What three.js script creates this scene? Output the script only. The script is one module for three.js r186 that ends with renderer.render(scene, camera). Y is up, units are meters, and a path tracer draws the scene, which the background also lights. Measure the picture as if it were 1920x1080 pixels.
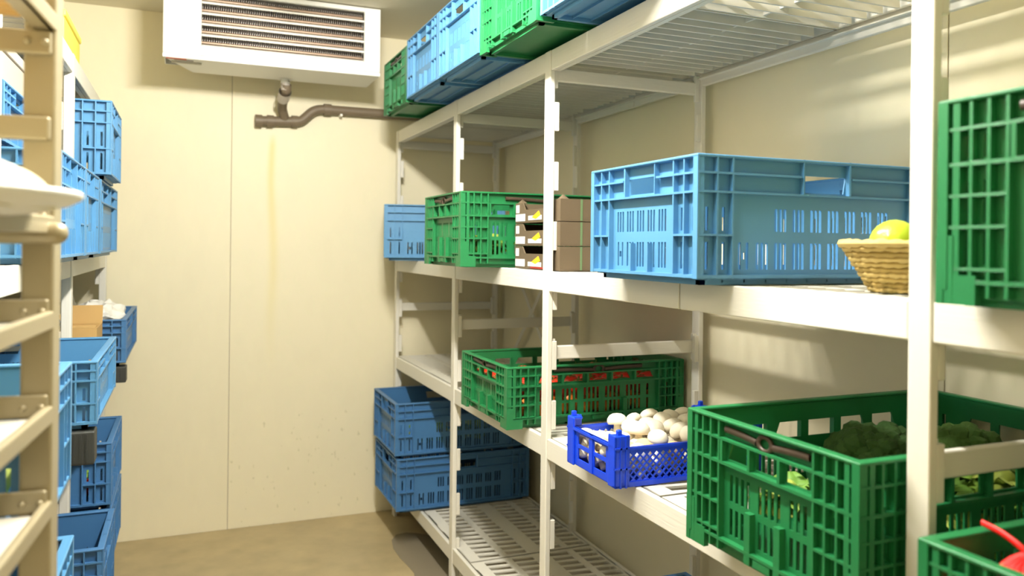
import * as THREE from 'three';
import { RoundedBoxGeometry } from 'three/addons/geometries/RoundedBoxGeometry.js';
import { mergeGeometries } from 'three/addons/utils/BufferGeometryUtils.js';

// ---------- camera, light, exposure ----------
const scene = new THREE.Scene();
scene.background = new THREE.Color(0x0a0a0a);
const camera = new THREE.PerspectiveCamera(40.12, 16 / 9, 0.05, 30);
camera.position.set(0, 1.285, 0);
camera.rotation.order = 'YXZ';
camera.rotation.set(0, -0.3915, 0.0114);
camera.setViewOffset(1920, 1080, 0, 78, 1920, 1080);
camera.focus = 1.9;
camera.userData.fStop = 3.2;
camera.updateProjectionMatrix();
scene.add(camera);

const renderer = new THREE.WebGLRenderer({ antialias: true });
renderer.toneMapping = THREE.LinearToneMapping;
renderer.toneMappingExposure = 1.0;
renderer.shadowMap.enabled = true;
const LAMP_COLOR = new THREE.Color().setRGB(1, 0.965, 0.89);
const LAMP_INTENSITY = 0.95;           // of each of the points along the tube

// ---------- room measures ----------
const XR = 1.47, XL = -0.86, ZB = -3.754, ZN = 1.0, HC = 2.285;
const X0 = 0.92;                        // front plane of the right rack
const T = 1.8266, M = 1.2178, S = 0.757, B = 0.165;   // shelf tops, right
const LX = -0.305, LM = 1.237, LS = 0.86, LB = 0.285; // left rack
let seed = 7;
const rnd = () => { seed = (seed * 1664525 + 1013904223) >>> 0; return seed / 4294967296; };
const rr = (a, b) => a + (b - a) * rnd();

// ---------- helpers ----------
const used = {};
function numbered(n) { used[n] = (used[n] ?? -1) + 1; return used[n] ? `${n}_${String(used[n]).padStart(3, '0')}` : n; }
const flat = g => (g.index ? g.toNonIndexed() : g);
function merge(list) {
  const l = list.map(g => { g = flat(g); for (const k of Object.keys(g.attributes)) if (!['position', 'normal', 'uv'].includes(k)) g.deleteAttribute(k); return g; });
  return l.length === 1 ? l[0] : mergeGeometries(l);
}
const bx = (x0, x1, y0, y1, z0, z1) => new THREE.BoxGeometry(x1 - x0, y1 - y0, z1 - z0).translate((x0 + x1) / 2, (y0 + y1) / 2, (z0 + z1) / 2);
const rb = (x0, x1, y0, y1, z0, z1, r = 0.003, s = 2) => new RoundedBoxGeometry(x1 - x0, y1 - y0, z1 - z0, s, Math.min(r, (x1 - x0) * .49, (y1 - y0) * .49, (z1 - z0) * .49)).translate((x0 + x1) / 2, (y0 + y1) / 2, (z0 + z1) / 2);
function mesh(name, geo, mat, parent) {
  const m = new THREE.Mesh(Array.isArray(geo) ? merge(geo) : geo, mat);
  m.castShadow = m.receiveShadow = true;
  m.name = parent ? name : numbered(name);
  (parent || scene).add(m);
  return m;
}
function tag(o, label, category, group) { o.userData.label = label; o.userData.category = category; if (group) o.userData.group = group; return o; }
function thing(name, label, category, pos = [0, 0, 0], turn = 0, group) {
  const o = new THREE.Group(); o.name = numbered(name); o.position.set(...pos); o.rotation.y = turn; scene.add(o);
  return tag(o, label, category, group);
}
function struct(name, geo, mat) { const o = mesh(name, geo, mat); o.name = name; o.userData.kind = 'structure'; return o; }
function dup(src, label, pos, turn) {
  const c = src.clone(); c.name = numbered(src.name.replace(/_\d{3}$/, '')); c.userData = { ...src.userData };
  if (label) c.userData.label = label;
  if (pos) c.position.set(...pos);
  if (turn !== undefined) c.rotation.set(...(Array.isArray(turn) ? turn : [0, turn, 0]));
  scene.add(c); return c;
}
const rgb = (r, g, b) => new THREE.Color().setRGB(r, g, b);
const mat = (c, roughness = 0.5, o = {}) => new THREE.MeshStandardMaterial({ color: c, roughness, ...o });

// ---------- textures ----------
function noiseTex(w, h, fn, srgb) {
  const d = new Uint8Array(w * h * 4);
  for (let y = 0; y < h; y++) for (let x = 0; x < w; x++) { const c = fn(x / w, y / h); const i = (y * w + x) * 4; d[i] = c[0]; d[i + 1] = c[1]; d[i + 2] = c[2]; d[i + 3] = 255; }
  const t = new THREE.DataTexture(d, w, h, THREE.RGBAFormat);
  t.wrapS = t.wrapT = THREE.RepeatWrapping; t.magFilter = THREE.LinearFilter; t.minFilter = THREE.LinearFilter;
  if (srgb) t.colorSpace = THREE.SRGBColorSpace;
  t.needsUpdate = true; return t;
}
const hash = (x, y) => { let n = Math.imul(x, 374761393) + Math.imul(y, 668265263); n = Math.imul(n ^ (n >>> 13), 1274126177); return ((n ^ (n >>> 16)) >>> 0) / 4294967296; };
function vn(x, y, p) { // tiling value noise
  const xi = Math.floor(x), yi = Math.floor(y), fx = x - xi, fy = y - yi, sx = fx * fx * (3 - 2 * fx), sy = fy * fy * (3 - 2 * fy);
  const g = (a, b) => hash(((a % p) + p) % p, ((b % p) + p) % p);
  return (g(xi, yi) * (1 - sx) + g(xi + 1, yi) * sx) * (1 - sy) + (g(xi, yi + 1) * (1 - sx) + g(xi + 1, yi + 1) * sx) * sy;
}
const fbm = (u, v, p) => (vn(u * p, v * p, p) * 8 + vn(u * p * 2, v * p * 2, p * 2) * 4 + vn(u * p * 4, v * p * 4, p * 4) * 2 + vn(u * p * 8, v * p * 8, p * 8)) / 15;
const floorMap = noiseTex(512, 512, (u, v) => { const n = fbm(u, v, 4), f = fbm(u, v, 23), k = 0.86 + 0.10 * (n - .5) + 0.12 * (f - .5); return [212 * k, 192 * k, 146 * k]; }, true);
const floorRough = noiseTex(256, 256, (u, v) => { const k = 90 + 110 * fbm(u, v, 5); return [0, k, 0]; });
const fineBump = noiseTex(256, 256, (u, v) => { const k = 255 * fbm(u, v, 16); return [k, k, k]; });
const wallTone = noiseTex(256, 256, (u, v) => { const k = 1 - 0.03 * fbm(u, v, 3) - 0.015 * fbm(u, v, 30); return [247 * k, 238 * k, 207 * k]; }, true);
// back wall: cream sheet with a yellow run of old drips under the drain pipe and a few scuffs
const PW = [1.287, 2.285];
const stainMap = noiseTex(512, 912, (u, v) => {
  const x = 0.183 + u * PW[0], y = v * PW[1];
  const k = 1 - 0.03 * fbm(u, v, 3) - 0.012 * fbm(u, v, 30);
  const dx = (x - 0.358 + 0.006 * Math.sin(y * 9) - (1.75 - y) * 0.006) / (0.014 + 0.01 * (1.75 - y));
  let s = 0; if (y < 1.79) s = Math.exp(-dx * dx) * Math.min(1, (1.79 - y) / .06) * Math.max(0, 1 - (1.79 - y) / 1.1) * (0.65 + 0.35 * fbm(u * 3, v, 8));
  const sc = fbm(u * 2.1, v * 2.1, 40) > .80 && y < .5 ? .08 : 0;
  return [247 * k * (1 - .05 * s - sc), 238 * k * (1 - .085 * s - sc), 207 * k * (1 - .32 * s - sc * 1.4)];
}, true);

// ---------- materials ----------
const mWall = mat(0xffffff, 0.55, { map: wallTone });
const mWallStain = mat(0xffffff, 0.55, { map: stainMap });
const mCeil = mat(rgb(.80, .75, .60), 0.7);
const mFloor = mat(0xffffff, 0.9, { map: floorMap, roughnessMap: floorRough, bumpMap: fineBump, bumpScale: 0.0012 });
const mRack = mat(rgb(.80, .77, .68), 0.42, { bumpMap: fineBump, bumpScale: 0.0002 });
const mPanel = mat(rgb(.76, .73, .64), 0.55);
const mTrolley = mat(rgb(.39, .33, .205), 0.4, { metalness: 0.25 });
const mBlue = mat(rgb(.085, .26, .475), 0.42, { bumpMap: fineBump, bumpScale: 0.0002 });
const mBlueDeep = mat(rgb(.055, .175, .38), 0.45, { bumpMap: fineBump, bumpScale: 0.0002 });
const mGreen = mat(rgb(.013, .18, .056), 0.4, { bumpMap: fineBump, bumpScale: 0.0002 });
const mRoyal = mat(rgb(.006, .06, .76), 0.35);
const mBrown = mat(rgb(.055, .035, .022), 0.45);
const mBlack = mat(rgb(.03, .032, .028), 0.55);
const mWhite = mat(rgb(.88, .87, .83), 0.4);
const mPipe = mat(rgb(.19, .145, .095), 0.5);
const mPipeLight = mat(rgb(.50, .45, .40), 0.45);
const mCard = mat(rgb(.115, .082, .045), 0.85);
const mTan = mat(rgb(.52, .33, .12), 0.8);

// ---------- the room ----------
struct('floor', bx(XL - .1, XR + .1, -.1, 0, ZB - .1, ZN + .1), mFloor);
{ const g = scene.getObjectByName('floor').geometry, p = g.attributes.position, u = g.attributes.uv; for (let i = 0; i < p.count; i++) u.setXY(i, p.getX(i) / 1.6, p.getZ(i) / 1.6); }
struct('ceiling', bx(XL - .1, XR + .1, HC, HC + .1, ZB - .1, ZN + .1), mCeil);
{
  const w = new THREE.Group(); w.name = 'wall_right'; w.userData.kind = 'structure'; scene.add(w);
  mesh('core', bx(XR + .004, XR + .1, 0, HC, ZB, ZN), mat(rgb(.55, .5, .38), .7), w);
  mesh('panel', rb(XR, XR + .004, 0, HC, ZB, -1.1815, .0015, 1), mWall, w);
  mesh('panel', rb(XR, XR + .004, 0, HC, -1.1785, ZN, .0015, 1), mWall, w);
}
struct('wall_left', bx(XL - .1, XL, 0, HC, ZB, ZN), mWall);
struct('wall_near', bx(XL - .1, XR + .1, 0, HC, ZN, ZN + .1), mWall);
{ // back wall of insulated sheets with a joint between them
  const w = new THREE.Group(); w.name = 'wall_back'; w.userData.kind = 'structure'; scene.add(w);
  mesh('core', bx(XL - .1, XR + .1, 0, HC, ZB - .1, ZB - .004), mat(rgb(.55, .5, .38), .7), w);
  mesh('panel', rb(XL, .1815, 0, HC, ZB - .004, ZB, .0015, 1), mWall, w);
  mesh('panel', rb(.1845, XR, 0, HC, ZB - .004, ZB, .0015, 1), mWallStain, w);
  const p = w.children[2].geometry; const a = p.attributes.position, u = p.attributes.uv;
  for (let i = 0; i < a.count; i++) u.setXY(i, (a.getX(i) - .183) / PW[0], a.getY(i) / PW[1]);
}
{ // a little water on the floor at the foot of the right rack
  const sh = new THREE.Shape(); const n = 40;
  for (let i = 0; i <= n; i++) { const t = i / n * Math.PI * 2, r = 1 + .16 * Math.sin(t * 3 + 1) + .1 * Math.sin(t * 5); const x = 1.0 + .225 * r * Math.cos(t), z = -2.88 + .50 * r * Math.sin(t); i ? sh.lineTo(x, -z) : sh.moveTo(x, -z); }
  const g = new THREE.ExtrudeGeometry(sh, { depth: .0006, bevelEnabled: true, bevelSize: .002, bevelThickness: .0006, bevelSegments: 1 }).rotateX(-Math.PI / 2).translate(0, .0008, 0);
  tag(mesh('water_puddle', g, mat(rgb(.27, .23, .16), .15)), 'dark shiny wet patch on the floor beside the foot of the right rack', 'puddle');
}

// ---------- lamp (out of the frame, under the ceiling) ----------
{
  const lx = .375, ly = 2.165, z0 = -2.06, z1 = -.89;
  const t = thing('batten_lamp', 'long white batten lamp under the ceiling above the aisle', 'lamp', [lx, ly + .068, (z0 + z1) / 2]);
  const h = (z1 - z0) / 2;
  mesh('housing', [rb(-.04, .04, -.05, 0, -h - .03, h + .03, .006)], mWhite, t);
  for (const s of [-1, 1]) mesh('suspension_rod', new THREE.CylinderGeometry(.004, .004, HC - ly - .068, 10).translate(0, (HC - ly - .068) / 2, s * h * .8), mWhite, t);
  mesh('tube', new THREE.CylinderGeometry(.013, .013, h * 2, 20).rotateX(Math.PI / 2).translate(0, -.068 + .022, 0), mat(0xffffff, .4, { emissive: LAMP_COLOR, emissiveIntensity: 2 }), t);
  for (const s of [-1, 1]) mesh('socket', rb(-.016, .016, -.064, -.02, s * h - .012, s * h + .012, .004), mWhite, t);
  const N = 16;
  for (let i = 0; i < N; i++) {
    const p = new THREE.PointLight(LAMP_COLOR, LAMP_INTENSITY, 0, 2);
    p.position.set(lx, ly, z0 + .03 + (z1 - z0 - .06) * i / (N - 1));
    p.castShadow = true; p.shadow.radius = 1.5; scene.add(p);
  }
}

// ---------- perforated shelf panels and racks ----------
const panelCache = {};
function panelGeo(w, len) {         // w in x (from 0), len in z (centred); top at y 0
  const key = w.toFixed(3) + '_' + len.toFixed(3);
  if (panelCache[key]) return panelCache[key];
  const sh = new THREE.Shape(); const h = len / 2;
  sh.moveTo(0, -h); sh.lineTo(w, -h); sh.lineTo(w, h); sh.lineTo(0, h); sh.closePath();
  const n = Math.max(1, Math.round((len - .02) / .045)), pitch = (len - .02) / n;
  const rows = [[.045, .125], [.15, .23], [.29, .37], [.395, .465]];
  const ribs = [];
  for (let i = 0; i < n; i++) {
    const z = -h + .01 + pitch * (i + .5);
    for (const [a, b] of rows) {
      const p = new THREE.Path(); const r = .0145, sk = .004;
      p.moveTo(a, z - r - sk); p.lineTo(b, z - r + sk); p.lineTo(b, z + r + sk); p.lineTo(a, z + r - sk); p.closePath(); sh.holes.push(p);
    }
    if (i) ribs.push(bx(.02, w - .02, -.034, -.004, -h + .01 + pitch * i - .003, -h + .01 + pitch * i + .003));
  }
  const top = new THREE.ExtrudeGeometry(sh, { depth: .005, bevelEnabled: false }).rotateX(Math.PI / 2);
  const g = merge([top, ...ribs, bx(0, .004, -.03, 0, -h, h), bx(w - .004, w, -.03, 0, -h, h), bx(0, w, -.03, 0, -h, -h + .004), bx(0, w, -.03, 0, h - .004, h), bx(.25, .256, -.025, -.004, -h, h)]);
  return panelCache[key] = g;
}
const tabGeo = (d, y, h) => rb(Math.min(0, d * .014), Math.max(0, d * .014), y, y + h, -.006, .006, .002, 1);
function rack(name, label, x0, d, depth, posts, levels, z0, z1, seams, beamSeams) {
  const t = thing(name, label, 'shelf rack', [x0, 0, 0]);
  const X = (a, b) => [Math.min(d * a, d * b), Math.max(d * a, d * b)];
  const top = levels[levels.length - 1];
  const pd = d > 0 ? .016 : .026;
  posts.forEach(z => {
    const [a, b] = X(0, pd), [c, e] = X(depth - pd, depth);
    const front = [rb(a, b, 0, top, z - .0185, z + .0185, .003)], rear = [rb(c, e, 0, top, z - .0185, z + .0185, .003)];
    for (let y = .12, i = 0; y < top - .1; y += .165, i++) {
      front.push(tabGeo(d, y, .08).translate(d * pd, 0, z + .012));
      rear.push(tabGeo(-d, y, .08).translate(d * (depth - pd), 0, z + .012));
    }
    mesh('post', front, mRack, t); mesh('post', rear, mRack, t);
    for (const y of [[.03, .068], [.972, 1.01], [1.745, 1.783]]) {
      const [f, g] = X(pd, depth - pd), [hx, hy] = X(pd, pd + .014), [jx, jy] = X(depth - pd - .014, depth - pd);
      mesh('crossbar', [rb(f, g, y[0], y[1], z - .008, z + .006, .004), rb(hx, hy, y[0] - .02, y[1] + .02, z - .004, z + .008, .002, 1), rb(jx, jy, y[0] - .02, y[1] + .02, z - .004, z + .008, .002, 1)], mRack, t);
    }
  });
  levels.forEach((y, li) => {
    const cuts = [...new Set([z0, ...posts, ...(beamSeams[li] || []), z1])].filter(z => z >= z0 && z <= z1).sort((a, b) => a - b);
    for (let i = 0; i < cuts.length - 1; i++) {
      const isP = z => posts.includes(z);
      const a = cuts[i] + (isP(cuts[i]) ? .0195 : .002), b = cuts[i + 1] - (isP(cuts[i + 1]) ? .0195 : .002);
      if (b - a < .02) continue;
      const [f, g] = X(.002, .016), [h, k] = X(.016, .03), [p, q] = X(depth - .016, depth - .002), [r, s] = X(depth - .03, depth - .016);
      const lip = y - .034;
      mesh('beam', [rb(f, g, y - .056, y, a, b, .003), bx(h, k, y - .056, y - .050, a, b), bx(h, k, lip - .003, lip, a, b)], mRack, t);
      mesh('beam', [rb(p, q, y - .056, y, a, b, .003), bx(r, s, lip - .003, lip, a, b)], mRack, t);
    }
    const ss = [z0, ...seams.filter(z => z > z0 + .05 && z < z1 - .05), z1];
    for (let i = 0; i < ss.length - 1; i++) {
      const a = ss[i] + .004, b = ss[i + 1] - .004;
      const m = mesh('shelf_panel', panelGeo(depth - .04, b - a), mPanel, t);
      m.position.set(d > 0 ? .02 : -.02, y - .001 + (li === 3 ? .009 : 0), (a + b) / 2);
      if (d < 0) m.rotation.y = Math.PI;
    }
  });
  return t;
}
const RP = [-3.675, -2.797, -1.985, -.778, .42];
const rightRack = rack('shelf_rack', 'long cream rack with perforated shelves along the right wall', X0, 1, .516, RP, [B, S, M, T], -3.69, .44,
  [-3.23, -2.63, -2.03, -1.43, -.83, -.23], { 3: [-2.353], 2: [-1.345] });
for (const s of [-1, 1]) { // crossed bracing at the rear of the far bay
  const L = 1.15, g = rb(-L / 2, L / 2, -.011, .011, -.002, .002, .001, 1).rotateZ(s * .78).rotateY(Math.PI / 2).translate(.516 + .004 + s * .002, .984, -3.249);
  mesh('cross_brace', g, mRack, rightRack);
}
rack('shelf_rack', 'long cream rack with perforated shelves along the left wall', LX, -1, .516, [-3.66, -2.6, -1.62, -1.15], [LB, LS, LM, T], -3.69, -1.13, [-3.1, -2.5, -1.9, -1.5], {});

// ---------- plastic crates ----------
const crateCache = {};
const rectPath = (x0, x1, y0, y1) => { const p = new THREE.Path(); p.moveTo(x0, y0); p.lineTo(x1, y0); p.lineTo(x1, y1); p.lineTo(x0, y1); p.closePath(); return p; };
const quadPath = a => { const p = new THREE.Path(); a.forEach((q, i) => i ? p.lineTo(...q) : p.moveTo(...q)); p.closePath(); return p; };
// one wall: s along x (centred), y up, outside face at z = 0, body towards -z
function wallGeo(style, len, H) {
  const key = [style, len.toFixed(3), H.toFixed(3)].join('_');
  if (crateCache[key]) return crateCache[key];
  const h = len / 2, out = [], sh = new THREE.Shape(), D = .013;
  sh.moveTo(-h + .004, .014); sh.lineTo(h - .004, .014); sh.lineTo(h - .004, H - .002); sh.lineTo(-h + .004, H - .002); sh.closePath();
  const rib = (x, y0, y1, w = .0036, dep = D) => out.push(bx(x - w / 2, x + w / 2, y0, y1 === H ? H - .003 : y1, -dep - .0008, 0));
  const fl = (y, x0, x1, th = .004) => out.push(bx(x0 + .0003, x1 - .0003, y - th / 2, y + th / 2, -D - .0006, .0003));
  const long = len > .45;
  if (style === 'blue') {
    const yA = H * .86, yB = H * .715, yM = H * .385, c2 = Math.min(.078, len * .2), c1 = c2 * .56, hw = len > .3 ? .056 : .035;
    // handle opening
    sh.holes.push(quadPath([[-hw + .006, yB + .006], [hw - .006, yB + .006], [hw, yA + .004], [-hw, yA + .004]]));
    const slot = (x, y0, y1, w) => sh.holes.push(rectPath(x - w / 2, x + w / 2, y0, y1));
    // corner cells: one slit each
    for (const sgn of [-1, 1]) for (const x of [c1 * .55, (c1 + c2) / 2]) { slot(sgn * (h - x - .004), H * .42, H * .6, .006); slot(sgn * (h - x - .004), H * .12, H * .33, .006); }
    const e = h - c2 - .022;
    const grp = long ? .043 : .04;
    for (let x = -e + .01, i = 0; x < e - .005; x += grp, i++) {
      const ix = long && i < 2;
      if (!ix) for (const k of [-1, 0, 1]) if (x + k * .0105 < e + .012) slot(x + k * .0105, H * .42, H * .60, .0062);
      if (i === 0) { slot(x - .008, H * .12, H * .33, .0055); slot(x + .009, H * .12, H * .33, .0055); slot(x + .0005, H * .2, H * .25, .008); }
      else for (const k of [-1, 0, 1]) if (x + k * .0105 < e + .012) slot(x + k * .0105, H * .12, H * .33, .0062);
    }
    fl(yA, -h, -hw - .006); fl(yA, hw + .006, h); fl(yB, -h, h);
    for (const sgn of [-1, 1]) {
      fl(yM, sgn > 0 ? h - c2 : -h, sgn > 0 ? h : -h + c2);
      rib(sgn * (h - .0018), .012, H); rib(sgn * (h - c1), .012, H); rib(sgn * (h - c2), .012, H);
      // slanted ribs either side of the handle
      const g = bx(-.0018, .0018, 0, H - yB, -D - .001, 0); g.applyMatrix4(new THREE.Matrix4().makeShear(0, sgn * .22, 0, 0, 0, 0)); 
      const p = g.attributes.position; for (let i = 0; i < p.count; i++) p.setX(i, p.getX(i) * 1);
      g.translate(sgn * (hw + .001), yB, 0); out.push(g);
    }
    fl(.016, -h, h, .006);
    if (!long) for (const x of [-.032, .032]) rib(x, .016, H * .32, .006, D * 1);
    if (long) { out.push(new THREE.TorusGeometry(.012, .0012, 5, 20).translate(-e + .035, H * .53, -D + .001)); out.push(bx(-e + .005, -e + .07, H * .525, H * .535, -D, -D + .0015)); }
  } else { // green folding crate
    const yA = H * .85, yB = H * .68, c = Math.min(.09, len * .22), e = h - c;
    const nW = long ? 5 : 3, ww = (2 * e - .01) / nW;
    for (let i = 0; i < nW; i++) {
      const a = -e + .005 + i * ww + .008, b = a + ww - .018, k = i < nW / 2 - .6 ? .012 : i > nW / 2 - .4 ? -.012 : 0;
      sh.holes.push(quadPath([[a, yB + .006], [b, yB + .006], [b + (k > 0 ? 0 : k), yA - .004], [a + (k > 0 ? k : 0), yA - .004]]));
      const g = bx(-.003, .003, 0, yA - yB, -D - .001, 0).translate(a - .006, yB, 0); out.push(g);
    }
    const nS = Math.floor((2 * e - .03) / .0145);
    for (let i = 0; i < nS; i++) {
      if (i % 5 === 4) continue;
      const x = -e + .022 + i * .0145;
      sh.holes.push(rectPath(x - .004, x + .004, H * .17, H * .36)); sh.holes.push(rectPath(x - .004, x + .004, H * .41, H * .60));
    }
    for (const sgn of [-1, 1]) {
      for (const k of [.33, .62]) for (const [a, b] of [[.2, .36], [.4, .6], [.71, .82]]) sh.holes.push(rectPath(sgn * (h - c * k) - .004, sgn * (h - c * k) + .004, H * a, H * b));
      for (const k of [.02, .26, .48, .74, 1]) rib(sgn * (h - c * k), k < .4 ? .02 : .012, H, k === .26 ? .009 : .0042);
      for (const y of [.18, .38, .53]) fl(H * y, sgn > 0 ? h - c : -h, sgn > 0 ? h : -h + c);
      out.push(bx(sgn > 0 ? h - .05 : -h - .0002, sgn > 0 ? h + .0002 : -h + .05, .002, H * .15, -.009, .0006)); out.push(bx(sgn > 0 ? h - .02 : -h - .0004, sgn > 0 ? h + .0004 : -h + .02, .0025, H * .34, -.0088, .0009));
    }
    fl(yA, -h, h); fl(yB, -h, h, .005); fl(.03, -h, h, .005);
    for (const x of long ? [-.09, .09] : [-.035, .035]) rib(x, .012, H * .4, .014, D);
    out.push(bx(-.02, .02, .014, .026, -.012, 0));
  }
  const g = new THREE.ExtrudeGeometry(sh, { depth: .003, bevelEnabled: false }).translate(0, 0, -D - .001);
  return crateCache[key] = merge([g, ...out]);
}
function baseGeo(style, L, W) {
  const key = ['base', style, L.toFixed(3), W.toFixed(3)].join('_');
  if (crateCache[key]) return crateCache[key];
  const out = [bx(-L / 2 + .012, L / 2 - .012, .010, .015, -W / 2 + .012, W / 2 - .012)];
  const a = L / 2 - .022, b = W / 2 - .022;
  out.push(bx(-a, a, 0, .010, -b, -b + .012), bx(-a, a, 0, .010, b - .012, b), bx(-a, -a + .012, 0, .010, -b, b), bx(a - .012, a, 0, .010, -b, b));
  if (style === 'blue') for (let x = -a + .05; x < a - .03; x += .05) out.push(bx(x - .0015, x + .0015, .004, .011, -b, b));
  else for (const x of [-.1, .1]) out.push(bx(x - .004, x + .004, .002, .011, -b, b));
  return crateCache[key] = merge(out);
}
function rimGeo(L, W, H) {
  const key = ['rim', L.toFixed(3), W.toFixed(3), H.toFixed(3)].join('_');
  if (crateCache[key]) return crateCache[key];
  const w = .017, t = .006, x = L / 2 + .0006, z = W / 2 + .0006, r = .0025;
  return crateCache[key] = merge([rb(-x, x, H - t, H, z - w, z, r, 1), rb(-x, x, H - t, H, -z, -z + w, r, 1), rb(-x, -x + w, H - t, H, -z + w * .8, z - w * .8, r, 1), rb(x - w, x, H - t, H, -z + w * .8, z - w * .8, r, 1)]);
}
function latchGeo(len) { // dark brown lever bars lying in the top channel
  const half = k => { const pts = []; for (let i = 0; i <= 8; i++) { const u = i / 8; pts.push(new THREE.Vector3(k * (.02 + u * (len / 2 - .02)), -.005 * (1 - u) ** 2 - .001, 0)); } return new THREE.TubeGeometry(new THREE.CatmullRomCurve3(pts), 12, .0062, 7).scale(1, 1, .6); };
  return merge([half(1), half(-1), new THREE.TorusGeometry(.016, .005, 7, 20).scale(1, .7, .6).translate(0, -.004, 0)]);
}
function crate(style, x0, x1, z0, z1, y, H, label, o = {}) {
  const L = x1 - x0, W = z1 - z0, m = o.mat || (style === 'blue' ? mBlue : mGreen);
  const t = thing('plastic_crate', label, 'crate', o.pos || [(x0 + x1) / 2, y + .0008, (z0 + z1) / 2], o.turn || 0, o.group);
  mesh('base', baseGeo(style, L, W), m, t);
  for (const s of [1, -1]) {
    const a = mesh(L >= W ? 'side_panel' : 'end_panel', wallGeo(style, L, H), m, t); a.position.z = s * W / 2; if (s < 0) a.rotation.y = Math.PI;
    const b = mesh(L >= W ? 'end_panel' : 'side_panel', wallGeo(style, W, H), m, t); b.position.x = s * (L / 2 - .0014); b.scale.x = (W - .0028) / W; b.rotation.y = s * Math.PI / 2;
    if (style === 'green') for (const [len, par] of [[L, a], [W, b]]) { const l = mesh('latch', latchGeo(len * .5), mBrown, par); l.position.set(0, H * .925, -.006); }
  }
  mesh('rim', rimGeo(L, W, H), m, t);
  return t;
}
// right rack, top shelf, from the far end
const TT = T + .008;
crate('green', .778, 1.378, -3.345, -2.975, TT, .222, 'green crate at the far end of the right top shelf, next to the cooler');
crate('blue', .778, 1.378, -2.969, -2.567, TT, .238, 'pale-lit blue crate on the right top shelf touching the farthest green crate');
crate('blue', .778, 1.378, -2.561, -2.161, TT, .238, 'blue crate on the right top shelf between a blue crate and a green crate');
crate('green', .782, 1.382, -2.155, -1.757, TT, .234, 'green crate between two blue crates on the right top shelf, its dark underside showing');
crate('blue', .79, 1.39, -1.751, -1.385, TT, .238, 'nearest blue crate on the right top shelf, cut off by the top of the photo');
// right rack, middle shelf
crate('blue', 0, .52, 0, .37, M, .24, 'blue crate at the far end of the right middle shelf, half behind a green crate', { pos: [1.07, M + .0008, -3.425], turn: -13 * Math.PI / 180 });
crate('green', .78, 1.38, -2.70, -2.305, M, .236, 'green crate beside the stacked brown cardboard trays on the right middle shelf');
crate('blue', .84, 1.44, -1.572, -1.172, M, .237, 'large blue crate on the right middle shelf behind the straw basket');
crate('green', .86, 1.452, -.703, -.303, M, .252, 'green crate at the right edge of the photo on the middle shelf, nearest of all');
// right rack, lower shelf
crate('green', .85, 1.45, -2.485, -2.085, S, .18, 'low green crate of tomatoes on the right lower shelf', {});
crate('green', .848, 1.448, -1.205, -.808, S, .238, 'big green crate of broccoli and lettuce on the right lower shelf');
crate('green', .83, 1.43, -.70, -.31, S, .178, 'green crate holding the red net bag in the bottom right corner');
// right rack, bottom shelf
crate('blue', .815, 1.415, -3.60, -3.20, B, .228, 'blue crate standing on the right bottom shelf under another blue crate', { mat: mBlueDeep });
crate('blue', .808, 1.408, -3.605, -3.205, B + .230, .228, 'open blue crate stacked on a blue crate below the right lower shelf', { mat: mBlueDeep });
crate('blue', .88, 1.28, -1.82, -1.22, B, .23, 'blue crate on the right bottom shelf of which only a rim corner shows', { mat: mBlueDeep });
// left rack, middle shelf
crate('blue', -.825, -.235, -3.225, -2.625, LM, .233, 'blue crate carrying another crate at the far end of the left middle shelf');
crate('blue', -.80, -.209, -3.0, -2.63, LM + .235, .233, 'tall-standing blue crate on top of the farthest one on the left middle shelf');
crate('blue', -.825, -.235, -2.575, -2.25, LM, .233, 'middle blue crate of the three in the bottom row on the left middle shelf');
crate('blue', -.825, -.235, -2.24, -1.82, LM, .233, 'blue crate on the left middle shelf just behind the tip of the white dish');
crate('blue', -.85, -.34, -2.22, -1.84, LM + .235, .135, 'low blue crate with a brown handle gap seen through the trolley, stacked on another');
// left rack, lower shelf
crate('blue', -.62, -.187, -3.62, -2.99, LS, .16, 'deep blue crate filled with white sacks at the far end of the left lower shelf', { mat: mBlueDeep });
crate('blue', -.76, -.182, -2.51, -2.0, LS, .155, 'blue crate above the larger black block on the left lower shelf');
crate('blue', -.76, -.182, -1.565, -1.18, LS, .215, 'blue crate directly behind the trolley post on the left lower shelf');
// left rack, bottom shelf
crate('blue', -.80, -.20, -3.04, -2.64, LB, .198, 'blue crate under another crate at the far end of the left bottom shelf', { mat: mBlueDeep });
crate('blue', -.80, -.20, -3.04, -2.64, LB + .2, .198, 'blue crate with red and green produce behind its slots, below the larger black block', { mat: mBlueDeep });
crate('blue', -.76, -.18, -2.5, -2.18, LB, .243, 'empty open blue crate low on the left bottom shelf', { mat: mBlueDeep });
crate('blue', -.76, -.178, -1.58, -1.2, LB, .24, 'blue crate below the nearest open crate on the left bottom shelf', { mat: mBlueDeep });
crate('blue', -.76, -.178, -1.58, -1.2, LB + .242, .24, 'nearest open blue crate low on the left, beside the trolley foot');

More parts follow.
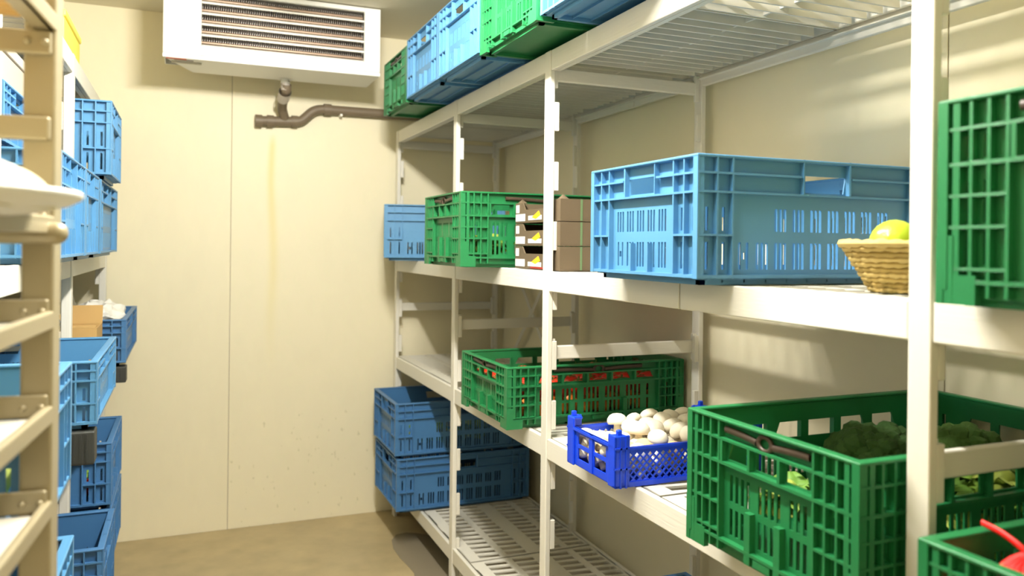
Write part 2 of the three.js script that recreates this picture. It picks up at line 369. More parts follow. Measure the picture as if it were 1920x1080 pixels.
// ---------- royal blue mushroom crate ----------
{
  const L = .40, W = .235, H = .127, t = thing('fruit_crate', 'small royal blue lattice crate full of mushrooms', 'crate', [.868 + L / 2, S + .001, -1.735 + W / 2]);
  const wall = (len, hh, diamonds) => {
    const h = len / 2, sh = new THREE.Shape(); sh.moveTo(-h, .004); sh.lineTo(h, .004); sh.lineTo(h, hh); sh.lineTo(-h, hh); sh.closePath();
    const out = [];
    if (diamonds) {
      const p = .017; let r = 0;
      for (let y = .018; y < hh - .012; y += p * .5, r++) for (let x = -h + .03 + (r % 2) * p / 2; x < h - .03; x += p) sh.holes.push(quadPath([[x - .0062, y], [x, y - .0062], [x + .0062, y], [x, y + .0062]]));
      out.push(bx(-h, h, hh - .006, hh, -.002, .006), bx(-h, h, .004, .012, -.002, .006));
    } else {
      sh.holes.push(rectPath(-h + .04, -.012, .02, hh * .5)); sh.holes.push(rectPath(.012, h - .04, .02, hh * .5));
      sh.holes.push(quadPath([[-h + .04, hh * .6], [-.01, hh * .6], [-.01, hh - .012], [-h + .04, hh - .012]])); sh.holes.push(quadPath([[.01, hh * .6], [h - .04, hh * .6], [h - .04, hh - .012], [.01, hh - .012]]));
      out.push(bx(-h, h, hh - .006, hh, -.003, .008), bx(-.008, .008, .004, hh, 0, .006));
    }
    return merge([new THREE.ExtrudeGeometry(sh, { depth: .003, bevelEnabled: false }), ...out]);
  };
  mesh('base', [bx(-L / 2 + .006, L / 2 - .006, .002, .006, -W / 2 + .006, W / 2 - .006), rb(-L / 2, L / 2, 0, .008, -W / 2, -W / 2 + .014), rb(-L / 2, L / 2, 0, .008, W / 2 - .014, W / 2)], mRoyal, t);
  for (const s of [1, -1]) {
    const a = mesh('side_panel', wall(L - .02, .088, true), mRoyal, t); a.position.z = s * (W / 2 - .006); if (s < 0) a.rotation.y = Math.PI;
    const b = mesh('end_panel', wall(W - .02, .092, false), mRoyal, t); b.position.x = s * (L / 2 - .008); b.rotation.y = s * Math.PI / 2;
    for (const q of [1, -1]) {
      const cx = s * L / 2, cz = q * W / 2, X = (u, v) => [Math.min(cx - s * u, cx - s * v), Math.max(cx - s * u, cx - s * v)], Z = (u, v) => [Math.min(cz - q * u, cz - q * v), Math.max(cz - q * u, cz - q * v)];
      mesh('corner_post', [rb(...X(0, .038), 0, H - .012, ...Z(0, .006), .003), rb(...X(0, .006), 0, H - .012, ...Z(0, .034), .003), rb(...X(.001, .03), H - .02, H - .012, ...Z(.001, .026), .003), rb(...X(.008, .02), H - .014, H, ...Z(.004, .014), .003),
        bx(...X(0, .038), .04, .044, ...Z(-.002, .006)), bx(...X(0, .038), .085, .089, ...Z(-.002, .006)), bx(...X(.012, .016), 0, H - .012, ...Z(-.002, .004)), bx(...X(.026, .03), 0, H - .012, ...Z(-.002, .004))], mRoyal, t);
    }
  }
  // mushrooms
  const cap = new THREE.LatheGeometry([[0, .024], [.010, .0232], [.018, .019], [.0235, .011], [.0245, .003], [.022, -.003], [.016, -.002], [.008, 0], [0, 0]].map(p => new THREE.Vector2(...p)), 18);
  const stem = new THREE.LatheGeometry([[0, -.022], [.008, -.0215], [.0095, -.016], [.0082, -.006], [.009, .002]].map(p => new THREE.Vector2(...p)), 12);
  const mCap = mat(rgb(.86, .80, .66), .7), mCapTan = mat(rgb(.72, .53, .28), .75), mStem = mat(rgb(.8, .72, .55), .8);
  const cx = .868 + L / 2, cz = -1.735 + W / 2;
  let first = null, second = null; const spots = [];
  for (let lay = 0; lay < 3; lay++) for (let i = 0; i < 8; i++) for (let j = 0; j < 5; j++) {
    if (lay === 2 && (i < 2 || rnd() < .35)) continue;
    spots.push([cx - L / 2 + .035 + i * .047 + rr(-.006, .006), S + .03 + lay * .027 + rr(-.004, .005) + (lay === 2 ? i * .002 : 0), cz - W / 2 + .033 + j * .042 + rr(-.005, .005)]);
  }
  for (const p of spots) {
    const tan = rnd() < .16, rot = [rr(-.6, .6), rr(0, 6), rr(-.6, .6)];
    const lab = tan ? 'tan button mushroom among white ones in the royal blue crate' : 'white button mushroom heaped in the royal blue crate';
    let o = tan ? second : first;
    if (!o) { o = thing('mushroom', lab, 'mushroom', p, 0, tan ? 'tan mushrooms in the royal blue crate' : 'white mushrooms in the royal blue crate'); mesh('cap', cap, tan ? mCapTan : mCap, o); mesh('stem', stem, mStem, o); o.rotation.set(...rot); if (tan) second = o; else first = o; }
    else dup(o, null, p, rot).scale.setScalar(rr(.9, 1.12));
  }
}

// ---------- produce ----------
const mTom = mat(rgb(.62, .028, .012), .28), mCalyx = mat(rgb(.08, .2, .03), .7), mOrange = mat(rgb(.78, .22, .02), .5);
{
  const prof = []; for (let i = 0; i <= 14; i++) { const a = i / 14 * Math.PI; prof.push(new THREE.Vector2(.033 * Math.sin(a), -.028 * Math.cos(a) - (i > 11 ? .004 * (i - 11) / 3 : 0))); }
  const body = new THREE.LatheGeometry(prof, 18);
  const cal = []; for (let k = 0; k < 5; k++) cal.push(new THREE.ConeGeometry(.005, .02, 4).rotateZ(-Math.PI / 2 + .3).translate(.011, .024, 0).rotateY(k * 1.257));
  cal.push(new THREE.CylinderGeometry(.002, .0025, .012, 6).translate(0, .029, 0));
  const cg = merge(cal); let a = null, b = null;
  for (let i = 0; i < 8; i++) for (let j = 0; j < 5; j++) for (const lay of [0, 1]) {
    const p = [.85 + .055 + i * .0700 + rr(-.002, .002), S + .044 + lay * .054 + rr(0, .004), -2.485 + .055 + j * .072 + rr(-.003, .003)];
    const rot = [rr(-.5, .5), rr(0, 6), rr(-.5, .5)];
    if (lay) { if (!a) { a = thing('tomato', 'red tomato in the top layer of the low green crate', 'tomato', p, 0, 'red tomatoes in the low green crate'); mesh('flesh', body, mTom, a); mesh('calyx', cg, mCalyx, a); } else dup(a, null, p, rot); }
    else { if (!b) { b = tag(mesh('tangerine', body.clone(), mOrange), 'orange fruit in the bottom layer of the low green crate', 'fruit', 'orange fruit under the tomatoes'); b.position.set(...p); } else dup(b, null, p, rot); }
  }
}
{ // a few in the left rack too
  const src = scene.getObjectByName('tomato');
  for (const [p, l] of [[[-.27, LB + .25, -2.73], 'tomato behind the slots of the crate below the larger black block, nearest the aisle'], [[-.40, LB + .25, -2.73], 'tomato behind the slots of the crate below the larger black block, deeper in the rack']]) delete dup(src, l, p, .4).userData.group;
}
// broccoli
const mBroc = [mat(rgb(.026, .075, .010), .85), mat(rgb(.045, .105, .012), .85)], mStalk = mat(rgb(.26, .38, .10), .7);
function brocGeo(R) {
  const l = []; let s2 = 11;
  for (let i = 0; i < 90; i++) {
    const y = 1 - i / 90 * 1.25, r = Math.sqrt(Math.max(0, 1 - y * y)), a = i * 2.39996;
    const k = R * (.82 + .2 * hash(i, s2)), g = new THREE.IcosahedronGeometry(R * (.2 + .1 * hash(s2, i)), 1).translate(k * r * Math.cos(a), k * y * .72, k * r * Math.sin(a));
    const p = g.attributes.position; for (let q = 0; q < p.count; q++) { const h = 1 + .05 * (hash(Math.round(p.getX(q) * 4000), Math.round(p.getZ(q) * 4000 + p.getY(q) * 2600)) - .5); p.setXYZ(q, p.getX(q) * h, p.getY(q) * h, p.getZ(q) * h); }
    l.push(g);
  }
  const g = merge(l); g.computeVertexNormals(); return g;
}
const brocA = brocGeo(.075);
const stalkG = merge([new THREE.CylinderGeometry(.02, .024, .09, 10).translate(0, -.045, 0), new THREE.CylinderGeometry(.009, .013, .06, 8).rotateZ(.7).translate(-.025, -.01, 0), new THREE.CylinderGeometry(.009, .013, .06, 8).rotateZ(-.7).translate(.025, -.01, 0)]);
function broccoli(pos, rot, scale, label, k) {
  const t = thing('broccoli', label, 'broccoli', pos); t.rotation.set(...rot); t.scale.setScalar(scale);
  mesh('head', brocA, mBroc[k], t); mesh('stalk', stalkG, mStalk, t); return t;
}
broccoli([1.16, S + .145, -1.06], [.2, .5, -.3], 1.05, 'dark green broccoli head topmost in the big green crate', 0);
broccoli([1.30, S + .14, -1.03], [-.2, 2.1, -.5], 1.0, 'brighter broccoli head beside the cream post in the big green crate', 1);
broccoli([.975, S + .09, -.945], [.3, 4, .4], .9, 'broccoli head showing through the handle gaps of the big green crate', 0);
broccoli([1.36, S + .11, -1.11], [.1, 1, .2], .95, 'broccoli head at the back of the big green crate', 0);
// loose lettuce: ruffled leaves
const mLeaf = [mat(rgb(.22, .38, .05), .6, { side: THREE.DoubleSide }), mat(rgb(.13, .27, .035), .6, { side: THREE.DoubleSide }), mat(rgb(.38, .47, .08), .6, { side: THREE.DoubleSide })];
function leafGeo(k) {
  const nu = 10, nv = 14, pos = [], idx = [], uv = [];
  for (let j = 0; j <= nv; j++) for (let i = 0; i <= nu; i++) {
    const u = i / nu * 2 - 1, v = j / nv, w = .055 * Math.sin(Math.PI * Math.min(1, .12 + v * .8)) ** .7;
    const x = u * w, r = .012 * Math.abs(u) ** 1.5 * Math.sin(v * 22 + k * 2 + Math.sign(u) * 1.3) + .008 * v * Math.sin(u * 9 + k);
    const y = .13 * v, z = .05 * v * v * 1.2 + .03 * u * u * (1 - v) + r;
    pos.push(x, y * (1 - .25 * v), z); uv.push(i / nu, v);
    if (i < nu && j < nv) { const a = j * (nu + 1) + i, b = a + nu + 1; idx.push(a, a + 1, b, a + 1, b + 1, b); }
  }
  const g = new THREE.BufferGeometry(); g.setAttribute('position', new THREE.Float32BufferAttribute(pos, 3)); g.setAttribute('uv', new THREE.Float32BufferAttribute(uv, 2)); g.setIndex(idx); g.computeVertexNormals(); return g;
}
const leaves = [leafGeo(0), leafGeo(1.7), leafGeo(3.1)];
function lettuce(pos, rot, scale, label, tone = 0) {
  const t = thing('lettuce', label, 'lettuce', pos); t.rotation.set(...rot); t.scale.setScalar(scale);
  for (let i = 0; i < 13; i++) {
    const m = mesh('leaf', leaves[i % 3], mLeaf[(tone + (i > 8 ? 2 : i % 2)) % 3], t);
    m.rotation.order = 'YXZ'; m.rotation.set(.15 + (13 - i) / 13 * .85, i * 2.4, 0);
  }
  mesh('core', new THREE.SphereGeometry(.03, 14, 10).scale(1, 1.3, 1).translate(0, .04, 0), mLeaf[2], t);
  return t;
}
lettuce([1.09, S + .085, -.945], [.3, 1, .1], .8, 'pale frilly lettuce under the broccoli at the rim of the big green crate');
lettuce([1.255, S + .115, -.905], [.2, 2, .1], .7, 'bright lettuce behind the slots of the big green crate, just right of the cream post');
lettuce([1.36, S + .045, -.905], [.2, 4, -.1], .68, 'bright lettuce behind the slots of the big green crate, at the wall side');
lettuce([.965, S + .085, -1.07], [.1, 5, .2], .6, 'yellowish lettuce seen through the front handle gap of the big green crate', 2);
lettuce([.92, M + .05, -2.46], [.1, 1, 0], .72, 'green lettuce inside the green crate beside the cardboard trays');
lettuce([1.10, M + .05, -2.45], [.1, 3, .1], .72, 'light lettuce at the rear of the green crate beside the cardboard trays');
lettuce([.98, T + .06, -2.76], [.1, 2, 0], .8, 'lettuce inside a blue crate on the right top shelf');
lettuce([1.0, B + .27, -3.38], [.1, 2, 0], .85, 'dark lettuce in the open stacked blue crate under the right lower shelf', 1);
lettuce([1.2, B + .27, -3.38], [.1, 4, 0], .85, 'second dark lettuce, farther from the aisle in the open stacked blue crate', 1);
lettuce([-.33, LB + .22, -2.80], [.1, 1, 0], .72, 'lettuce in the blue crate below the larger black block', 1);

lettuce([1.16, S + .05, -.905], [.2, 3, .1], .68, 'bright lettuce behind the lower slots of the big green crate, left of the cream post', 0);
lettuce([1.35, S + .12, -.905], [.2, 5, .1], .68, 'bright lettuce filling the top gaps of the big green crate below the crossbar', 2);
// ---------- straw basket with limes ----------
{
  const c = [1.085, M + .001, -.922], t = thing('straw_basket', 'round coiled straw basket of limes on the right middle shelf', 'basket', c);
  const mStraw = [mat(rgb(.46, .33, .10), .8), mat(rgb(.54, .40, .14), .8), mat(rgb(.36, .25, .065), .8)];
  const N = 10, y0 = .005, H = .082;
  for (let i = 0; i < N; i++) {
    const f = i / (N - 1), R = .068 + (.112 - .068) * f, r = i === N - 1 ? .0068 : .0052, seg = 90;
    const g = new THREE.TorusGeometry(R, r, 7, seg).rotateX(Math.PI / 2), p = g.attributes.position;
    for (let q = 0; q < p.count; q++) { const x = p.getX(q), y = p.getY(q), z = p.getZ(q), a = Math.atan2(z, x), w = 1 + .2 * Math.sin(a * 30 + i * 1.7) + .14 * Math.sin(a * 11 + i * 2.9); const rad = Math.hypot(x, z), nr = R + (rad - R) * w; p.setXYZ(q, nr * Math.cos(a), y * w, nr * Math.sin(a)); }
    g.computeVertexNormals(); const m = mesh('coil', g, mStraw[(i * 7 + 1) % 3], t); m.position.y = y0 + (H - 2 * y0) * f;
  }
  mesh('base', new THREE.CylinderGeometry(.068, .066, .006, 32).translate(0, .004, 0), mStraw[2], t);
  const prof = []; for (let i = 0; i <= 16; i++) { const a = i / 16 * Math.PI; prof.push(new THREE.Vector2(.037 * Math.sin(a) ** .95 + (i > 0 && i < 16 ? .0015 : 0), -.042 * Math.cos(a))); }
  const g = new THREE.LatheGeometry(prof, 22), mLime = mat(rgb(.52, .68, .04), .3, { bumpMap: fineBump, bumpScale: .0006 });
  const l = tag(mesh('lime', g, mLime), 'yellow-green lime nearest the big blue crate in the straw basket', 'lime', 'limes in the straw basket');
  l.position.set(c[0] - .035, c[1] + .077, c[2] - .012); l.rotation.set(.5, .3, 1.1);
  dup(l, 'lime partly behind the cream post in the straw basket', [c[0] + .035, c[1] + .07, c[2] - .03], [1, .2, .4]);
  dup(l, 'lime on the near side of the straw basket, hidden by its rim', [c[0] + .012, c[1] + .058, c[2] + .04], [.2, .9, 1.3]);
  dup(l, 'lime lying at the bottom of the straw basket', [c[0] - .02, c[1] + .04, c[2] + .03], [.9, .9, .3]);
}

// ---------- cardboard trays ----------
{
  const x0 = .945, x1 = 1.40, z0 = -2.262, z1 = -1.945, h = .0685;
  const mYellow = mat(rgb(.85, .48, .02), .6), mRed = mat(rgb(.30, .02, .01), .6), mLabel = mat(rgb(.85, .84, .8), .5), mStrap = mat(rgb(.12, .20, .09), .5);
  const nm = ['bottom', 'second', 'third', 'top'];
  for (let i = 0; i < 3; i++) {
    const W = z1 - z0, L = x1 - x0, hh = i === 2 ? .062 : h - .0015;
    const t = thing('cardboard_tray', ['brown cardboard fruit tray, lowest of the stack of three', 'brown cardboard fruit tray, middle of the stack of three', 'brown cardboard fruit tray, topmost of the stack of three'][i], 'tray', [(x0 + x1) / 2, M + .001 + i * h, (z0 + z1) / 2]);
    mesh('bottom', rb(-L / 2, L / 2, 0, .004, -W / 2, W / 2, .001, 1), mCard, t);
    const side = (len, notch) => { const s = new THREE.Shape(), a = len / 2; s.moveTo(-a, .004); s.lineTo(a, .004); s.lineTo(a, hh); if (notch) { s.lineTo(a - .05, hh); s.lineTo(a - .07, hh - .022); s.lineTo(-a + .07, hh - .022); s.lineTo(-a + .05, hh); } s.lineTo(-a, hh); s.closePath(); return new THREE.ExtrudeGeometry(s, { depth: .004, bevelEnabled: false }); };
    for (const s of [1, -1]) {
      const a = mesh('side_panel', side(L, false), mCard, t); a.position.z = s * (W / 2) - (s > 0 ? .004 : 0);
      const b = mesh('end_panel', side(W - .008, true), mCard, t); b.rotation.y = Math.PI / 2; b.position.x = s * (L / 2) - (s > 0 ? .004 : 0);
      for (const q of [1, -1]) mesh('corner_tab', new THREE.CylinderGeometry(.0, .017, .017, 4, 1).rotateY(Math.PI / 4).scale(1, i === 2 ? .8 : .0588, 1).translate(s * (L / 2 - .016), hh + (i === 2 ? .0068 : .0004), q * (W / 2 - .016)), mCard, t);
    }
    mesh('label', bx(-L / 2 - .0012, -L / 2 - .0002, .006, .028, -W / 2 + .004, -W / 2 + .075), mLabel, t);
    mesh('label', bx(-L / 2 - .0012, -L / 2 - .0002, hh - .03, hh - .006, -W / 2 + .006, -W / 2 + .03), mLabel, t);
    mesh('label', bx(-L / 2 - .0012, -L / 2 - .0002, .008, .021, -W / 2 + .10, -W / 2 + .195), mLabel, t);
    const pr = new THREE.Shape(); pr.moveTo(0, 0); pr.lineTo(.05, .018); pr.lineTo(.062, .004); pr.lineTo(.03, -.006); pr.closePath();
    mesh('print', new THREE.ExtrudeGeometry(pr, { depth: .0012, bevelEnabled: false }).rotateY(-Math.PI / 2).translate(-L / 2 - .0002, hh - .046, -W / 2 + .125), mYellow, t);
    if (i === 0) mesh('print', bx(-L / 2 - .0016, -L / 2 - .0003, .002, .007, -W / 2 + .12, -W / 2 + .21), mRed, t);
    mesh('strap', bx(-L / 2 + .062, -L / 2 + .068, .002, hh, W / 2, W / 2 + .0012), mStrap, t);
    mesh('handle_hole', rb(-L / 2 + .145, -L / 2 + .19, hh * .3, hh * .6, W / 2 - .002, W / 2 + .0008, .0005, 1), mBlack, t);
  }
}

// ---------- red net bag ----------
{
  const c = new THREE.Vector3(.922, S + .0165, -.618), t = thing('net_bag', 'red net bag of onions in the green crate in the bottom right corner', 'bag', c.toArray()); t.scale.set(.62, .95, .62);
  const mNet = mat(rgb(.80, .015, .012), .45);
  const R = v => .092 * Math.sin(Math.PI * Math.min(1, .06 + v * .93)) ** .5 * (1 - .12 * v) + .002, Y = v => .165 * v;
  const strands = [], N = 26;
  for (const s of [1, -1]) for (let k = 0; k < N; k++) {
    const pts = []; for (let i = 0; i <= 14; i++) { const v = i / 14, a = k / N * 6.283 + s * v * 1.5; pts.push(new THREE.Vector3(R(v) * Math.cos(a) * 1.25, Y(v), R(v) * Math.sin(a))); }
    strands.push(new THREE.TubeGeometry(new THREE.CatmullRomCurve3(pts), 20, .0022, 4));
  }
  mesh('net', strands, mNet, t);
  mesh('neck', [new THREE.TubeGeometry(new THREE.CatmullRomCurve3([[0, .155, 0], [-.004, .168, -.02], [0, .178, -.065], [.006, .181, -.112]].map(p => new THREE.Vector3(...p))), 24, .0045, 7), new THREE.ConeGeometry(.022, .04, 12).translate(0, .16, 0)], mNet, t);
  mesh('skirt', [new THREE.ConeGeometry(.03, .07, 10, 1).rotateZ(1.2).translate(-.085, .115, .03)], mNet, t);
  const on = [new THREE.SphereGeometry(.042, 18, 12).translate(-.045, .048, .03), new THREE.SphereGeometry(.043, 18, 12).translate(.045, .05, .02), new THREE.SphereGeometry(.04, 18, 12).translate(0, .046, -.045), new THREE.SphereGeometry(.045, 18, 12).translate(.02, .112, .018), new THREE.SphereGeometry(.04, 18, 12).translate(-.03, .115, -.022)];
  for (const g of on) mesh('onion', g, mat(rgb(.62, .13, .08), .4), t);
}

// ---------- evaporator cooler ----------
{
  const t = thing('air_cooler', 'white ceiling air cooler with horizontal louvres above the drain pipe', 'cooler', [0, 0, 0]);
  const x0 = -.092, x1 = .75, yb = 2.013, yt = HC - .004, zf = -3.30, zk = -3.56, gx0 = .046, gx1 = .682, gy0 = 2.049, gy1 = 2.262;
  mesh('housing', [rb(x0, gx0, yb, yt, zf - .02, zf, .004), rb(gx1, x1, yb, yt, zf - .02, zf, .004), rb(gx0 - .002, gx1 + .002, yb, gy0, zf - .02, zf, .004), rb(gx0 - .002, gx1 + .002, gy1, yt, zf - .02, zf, .004),
    bx(x0 + .002, x0 + .006, yb + .01, yt, zk, zf - .01), bx(x1 - .006, x1 - .002, yb + .01, yt, zk, zf - .01), bx(x0 + .002, x1 - .002, yt - .006, yt, zk, zf - .01), bx(x0 + .002, x1 - .002, yb + .01, yt, zk - .004, zk)], mWhite, t);
  { // drip tray, narrower at the back
    const sh = new THREE.Shape(); sh.moveTo(x0 + .002, -zf + .004); sh.lineTo(x1 - .002, -zf + .004); sh.lineTo(x1 - .004, -zk); sh.lineTo(x0 + .11, -zk); sh.closePath();
    mesh('drip_tray', new THREE.ExtrudeGeometry(sh, { depth: .012, bevelEnabled: true, bevelSize: .002, bevelThickness: .002, bevelSegments: 1 }).rotateX(-Math.PI / 2).translate(0, yb - .014, 0), mWhite, t);
    mesh('label', bx(x0 + .012, x0 + .085, yb - .0175, yb - .0163, zf - .026, zf - .008), mat(rgb(.62, .11, .05), .5), t);
    mesh('label', bx(x0 + .04, x0 + .11, yb - .0175, yb - .0163, zf - .045, zf - .03), mat(rgb(.33, .28, .27), .5), t);
    mesh('bracket', rb(x0 + .03, x0 + .14, yb - .02, yb - .014, zf - .085, zf - .06, .002), mat(rgb(.5, .46, .38), .5), t);
    mesh('drain_socket', [new THREE.CylinderGeometry(.016, .02, .02, 18).translate(.388, yb - .024, zk + .03), rb(.36, .415, yb - .018, yb - .013, zk + .002, zk + .058, .002, 1)], mWhite, t);
  }
  const n = 5, p = (gy1 - gy0) / n;
  for (let i = 0; i < n; i++) mesh('louvre', rb(gx0, gx1, -.004, .004, -.014, .014, .003).rotateX(.35).translate(0, gy0 + p * (i + .15), zf - .014), mWhite, t);
  const fins = []; for (let x = gx0 + .004; x < gx1; x += .0085) fins.push(bx(x, x + .0016, gy0 + .002, gy1, zf - .09, zf - .05));
  mesh('fin_block', fins, mat(rgb(.55, .50, .46), .4, { metalness: .5 }), t);
  const tubes = []; for (let i = 0; i < 5; i++) tubes.push(new THREE.CylinderGeometry(.007, .007, gx1 - gx0, 10).rotateZ(Math.PI / 2).translate((gx0 + gx1) / 2, gy0 + p * (i + .6), zf - .045));
  mesh('coil_tube', tubes, mat(rgb(.42, .30, .22), .4, { metalness: .5 }), t);
  mesh('back_plate', bx(gx0, gx1, gy0, gy1, zf - .20, zf - .195), mat(rgb(.25, .22, .2), .7), t);
}
{ // drain pipe along the back wall
  const t = thing('drain_pipe', 'brown drain pipe bending along the back wall below the cooler', 'pipe', [0, 0, 0]);
  const z = -3.724, V = (x, y, zz = z) => new THREE.Vector3(x, y, zz), tube = (pts, r, n = 40) => new THREE.TubeGeometry(new THREE.CatmullRomCurve3(pts, false, 'catmullrom', .3), n, r, 16);
  const ring = (x, y, r, w, a = 0) => new THREE.CylinderGeometry(r, r, w, 20).rotateZ(Math.PI / 2 + a).translate(x, y, z);
  mesh('main_run', [tube([V(.285, 1.838), V(.38, 1.842), V(.455, 1.846), V(.485, 1.853), V(.53, 1.895), V(.56, 1.908), V(.60, 1.911), V(.9, 1.912), V(XR - .002, 1.914)], .022, 90)], mPipe, t);
  mesh('coupling', ring(.295, 1.838, .028, .03), mPipe, t); mesh('coupling', ring(.345, 1.840, .027, .03), mPipe, t);
  mesh('coupling', ring(.452, 1.846, .027, .028), mPipe, t); mesh('coupling', ring(.60, 1.911, .027, .035), mPipe, t);
  mesh('branch', [tube([V(.392, 1.975, -3.53), V(.392, 1.95, -3.54), V(.388, 1.925, -3.60), V(.392, 1.895, -3.68), V(.41, 1.85)], .021, 40)], mPipe, t);
  mesh('connector', [tube([V(.389, 1.99, -3.53), V(.389, 1.95, -3.535)], .019), tube([V(.389, 1.945, -3.54), V(.386, 1.922, -3.60)], .0265)], mPipeLight, t);
  mesh('clip', rb(.655, .667, 1.882, 1.893, z - .02, z + .026, .003), mWhite, t);
}

// ---------- left side: boxes, blocks, sacks ----------
for (const [x0, x1, z, w, y0, label] of [[-.318, -.186, -2.05, .06, .785, 'larger black block fixed under a blue crate on the left rack'], [-.318, -.186, -3.05, .06, .805, 'smaller-looking black block at the far end of the left rack']]) {
  const t = thing('shelf_block', label, 'block', [0, 0, 0]);
  mesh('block', rb(x0 + .014, x1, y0, LS - .0005, z, z + w, .004), mBlack, t);
  const ribs = []; for (let x = x0 + .03; x < x1 - .01; x += .012) ribs.push(bx(x, x + .004, y0 + .006, LS - .006, z + w, z + w + .0015));
  mesh('rib', ribs, mBlack, t);
}
{
  const t = thing('cardboard_box', 'small ochre cardboard box with an open flap on the left lower shelf', 'box', [-.30, LS + .001, -2.85]);
  const w = .045, d = .09, h = .155, th = .003;
  mesh('bottom', bx(-w, w, 0, th, -d, d), mTan, t);
  for (const s of [1, -1]) { mesh('side_panel', bx(-w, w, th, h, s * d - (s > 0 ? th : 0), s * d + (s > 0 ? 0 : th)), mTan, t); mesh('side_panel', bx(s * w - (s > 0 ? th : 0), s * w + (s > 0 ? 0 : th), th, h, -d + th, d - th), mTan, t); }
  mesh('flap', bx(-w, w, 0, .06, -th, 0).rotateX(-.25).translate(0, h, -d + th), mTan, t);
  mesh('flap', bx(0, th, 0, .045, -d + .01, d - .01).rotateZ(.4).translate(-w, h, 0), mTan, t);
  mesh('flap', bx(-w + .004, w - .004, -.002, .001, -.03, 0).rotateX(.2).translate(0, h, d), mTan, t);
}
function sack(pos, sx, sy, sz, m, label, k) {
  const g = new THREE.IcosahedronGeometry(1, 5), p = g.attributes.position;
  for (let i = 0; i < p.count; i++) {
    let x = p.getX(i), y = p.getY(i), z = p.getZ(i); const a = Math.atan2(z, x);
    const f = 1 + .07 * Math.sin(a * 5 + y * 4 + k) + .05 * Math.sin(a * 9 - y * 7 + k * 2) + .04 * Math.sin(x * 11 + z * 8 + k); y = y < 0 ? y * .35 : y;
    p.setXYZ(i, x * f * sx, (y + .35) * f * sy, z * f * sz);
  }
  g.computeVertexNormals();
  const t = thing('plastic_sack', label, 'sack', pos); mesh('bag', g, m, t);
  const knot = new THREE.TorusGeometry(.012, .006, 8, 14).rotateX(1.4).translate(-sx * .2, sy * 1.33, 0); mesh('knot', knot, m, t); return t;
}
const mSack = mat(rgb(.82, .80, .74), .35), mSackGrey = mat(rgb(.55, .52, .46), .4);
{
  const t = thing('grey_carton', 'grey carton with a pale blue patch on the low blue crate seen through the trolley', 'carton', [-.60, LM + .3715, -2.03]);
  const m = mat(rgb(.42, .36, .28), .8);
  mesh('body', rb(-.24, .24, 0, .075, -.15, .15, .004), m, t); mesh('lid', rb(-.243, .243, .076, .10, -.153, .153, .003), mat(rgb(.5, .44, .36), .8), t);
  mesh('patch', bx(.10, .2, .03, .055, .1502, .1512), mat(rgb(.25, .42, .55), .6), t);
}
sack([-.29, LS + .135, -3.22], .085, .055, .15, mSack, 'white plastic sack heaped in the deep blue crate', 0);
sack([-.47, LS + .135, -3.3], .09, .105, .16, mSackGrey, 'greyish plastic sack behind the ochre cardboard box', 2);
{
  const t = thing('yellow_box', 'bright yellow box on the left top shelf', 'box', [-.41, T + .001, -2.68]);
  const m = mat(rgb(.85, .72, .10), .45);
  mesh('body', rb(-.09, .09, 0, .085, -.17, .17, .006), m, t); mesh('lid', rb(-.094, .094, .085, .105, -.174, .174, .005), m, t);
}

// ---------- tray trolley in the left foreground ----------
{
  const t = thing('tray_trolley', 'cream metal tray trolley standing in the left foreground', 'trolley', [-.139, 0, -1.085], -4 * Math.PI / 180);
  const W = .42, D = .60, HT = 1.72;
  for (const [x, z] of [[0, 0], [-W + .034, 0], [0, D - .037], [-W + .034, D - .037]]) mesh('post', [rb(x - .034, x, .09, HT, z, z + .037, .004)], mTrolley, t);
  for (const [x, z] of [[-.017, .018], [-W + .017, .018], [-.017, D - .018], [-W + .017, D - .018]]) {
    const c = mesh('caster', [new THREE.CylinderGeometry(.04, .04, .022, 20).rotateZ(Math.PI / 2).translate(x, .041, z)], mBlack, t);
    mesh('fork', [rb(x - .016, x - .012, .035, .092, z - .012, z + .012, .001, 1), rb(x + .012, x + .016, .035, .092, z - .012, z + .012, .001, 1)], mTrolley, c);
  }
  const bolt = new THREE.SphereGeometry(.0042, 10, 8);
  const levels = [.22, .41, .60, .79, .968, 1.078, 1.188, 1.298, 1.533];
  levels.forEach((y, i) => {
    for (const x of [0, -W]) mesh('rail', [rb(x ? x : -.010, x ? x + .010 : 0, y - .004, y + .016, .03, D - .03, .003), rb(x ? x : -.024, x ? x + .024 : 0, y - .004, y, .03, D - .03, .001, 1)], mTrolley, t);
    for (const z of [.037, D - .037 - .008]) { const c = mesh('crossbar', rb(-W, -.004, y + (i === 8 ? -.034 : .004), y + (i === 8 ? -.006 : .03), z, z + .008, .003), mTrolley, t); if (z < .1) for (const x of [-.010, -.028]) mesh('bolt', bolt.clone().translate(x, y + (i === 8 ? -.02 : .016), z + .009), mTrolley, c); }
    if (i < 8) mesh('tray', [rb(-W + .012, -.012, y, y + .004, .048, D - .05, .001, 1)], mPanel, t);
  });
  mesh('crossbar', rb(-W, -.004, 1.40, 1.428, .037, .047, .004), mTrolley, t);
  mesh('front_bar', new THREE.CapsuleGeometry(.0125, W, 6, 14).rotateZ(Math.PI / 2).translate(-W / 2 + .006, 1.294, .057), mTrolley, t);
  for (let z = .06; z < D - .06; z += .027) mesh('slat', rb(-W + .01, -.01, 1.535, 1.542, z, z + .013, .002, 1), mTan, t);
}
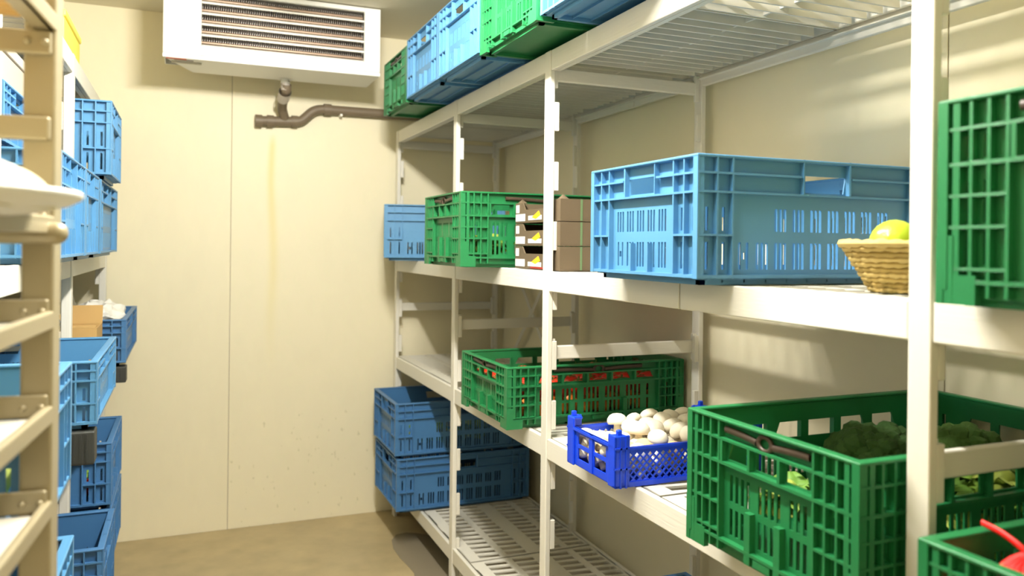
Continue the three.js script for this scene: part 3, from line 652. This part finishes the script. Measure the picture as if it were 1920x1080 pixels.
{ // dish on the trolley
  const t = thing('dish', 'shallow white dish heaped with pale crumbs on the trolley', 'dish', [-.262, 1.3035, -.83]);
  mesh('bowl', new THREE.LatheGeometry([[0, 0], [.07, 0], [.085, .002], [.13, .007], [.16, .014], [.171, .02], [.1735, .024], [.171, .027], [.158, .021], [.12, .013], [.08, .007], [0, .006]].map(p => new THREE.Vector2(...p)), 64), mWhite, t);
  const g = new THREE.SphereGeometry(1, 48, 24, 0, 6.2832, 0, Math.PI / 2), p = g.attributes.position;
  for (let i = 0; i < p.count; i++) { const x = p.getX(i), y = p.getY(i), z = p.getZ(i), f = 1 + .06 * Math.sin(x * 7 + z * 5) + .05 * Math.sin(z * 11 - x * 6); p.setXYZ(i, x * .14 * f, .01 + y * .068 * f, z * .14 * f); }
  g.computeVertexNormals(); mesh('filling', g, mat(rgb(.86, .80, .58), .75, { bumpMap: fineBump, bumpScale: .004 }), t);
}
{ // wrapped greens on a lower tray, pale cabbages
  const t = thing('wrapped_greens', 'plastic-wrapped dark greens on a trolley tray beside the post', 'vegetables', [-.265, .9735, -.82]);
  const g = new THREE.IcosahedronGeometry(1, 5), p = g.attributes.position;
  for (let i = 0; i < p.count; i++) { const x = p.getX(i), y = p.getY(i), z = p.getZ(i), f = 1 + .08 * Math.sin(x * 6 + z * 9) + .05 * Math.sin(y * 13 + x * 5); p.setXYZ(i, x * .095 * f, .044 + y * .038 * f, z * .17 * f); }
  g.computeVertexNormals();
  mesh('leaf_bundle', g, mat(rgb(.07, .10, .04), .5), t);
  mesh('wrap', g.clone().translate(0, -.044, 0).scale(1.05, 1.05, 1.05).translate(0, .046, 0), new THREE.MeshPhysicalMaterial({ color: 0xffffff, roughness: .12, transmission: 1, thickness: 0, ior: 1.3 }), t);
}
{
  const mCab = mat(rgb(.62, .72, .16), .55);
  const prof = (k) => { const g = new THREE.IcosahedronGeometry(.07, 4), p = g.attributes.position; for (let i = 0; i < p.count; i++) { const x = p.getX(i), y = p.getY(i), z = p.getZ(i), a = Math.atan2(z, x), f = 1 + .025 * Math.sin(a * 6 + y * 30 + k) + .02 * Math.sin(y * 60 + a * 2); p.setXYZ(i, x * f, y * f * .9, z * f); } g.computeVertexNormals(); return g; };
  [['pale green cabbage in the crate behind the trolley, nearest the post', -.30, -1.36], ['pale green cabbage in the crate behind the trolley, farther inside', -.45, -1.36]].forEach(([l, x, z], k) => {
    const t = thing('cabbage', l, 'cabbage', [x, LS + .082, z]); mesh('head', prof(k), mCab, t);
    mesh('outer_leaf', new THREE.SphereGeometry(.074, 20, 12, 0, 2.2, .5, 1.8).scale(1, .92, 1), mat(rgb(.45, .6, .12), .6, { side: THREE.DoubleSide }), t);
  });
}

scene.traverse(o => { if (o.isMesh) { o.castShadow = true; o.receiveShadow = true; } });
renderer.render(scene, camera);
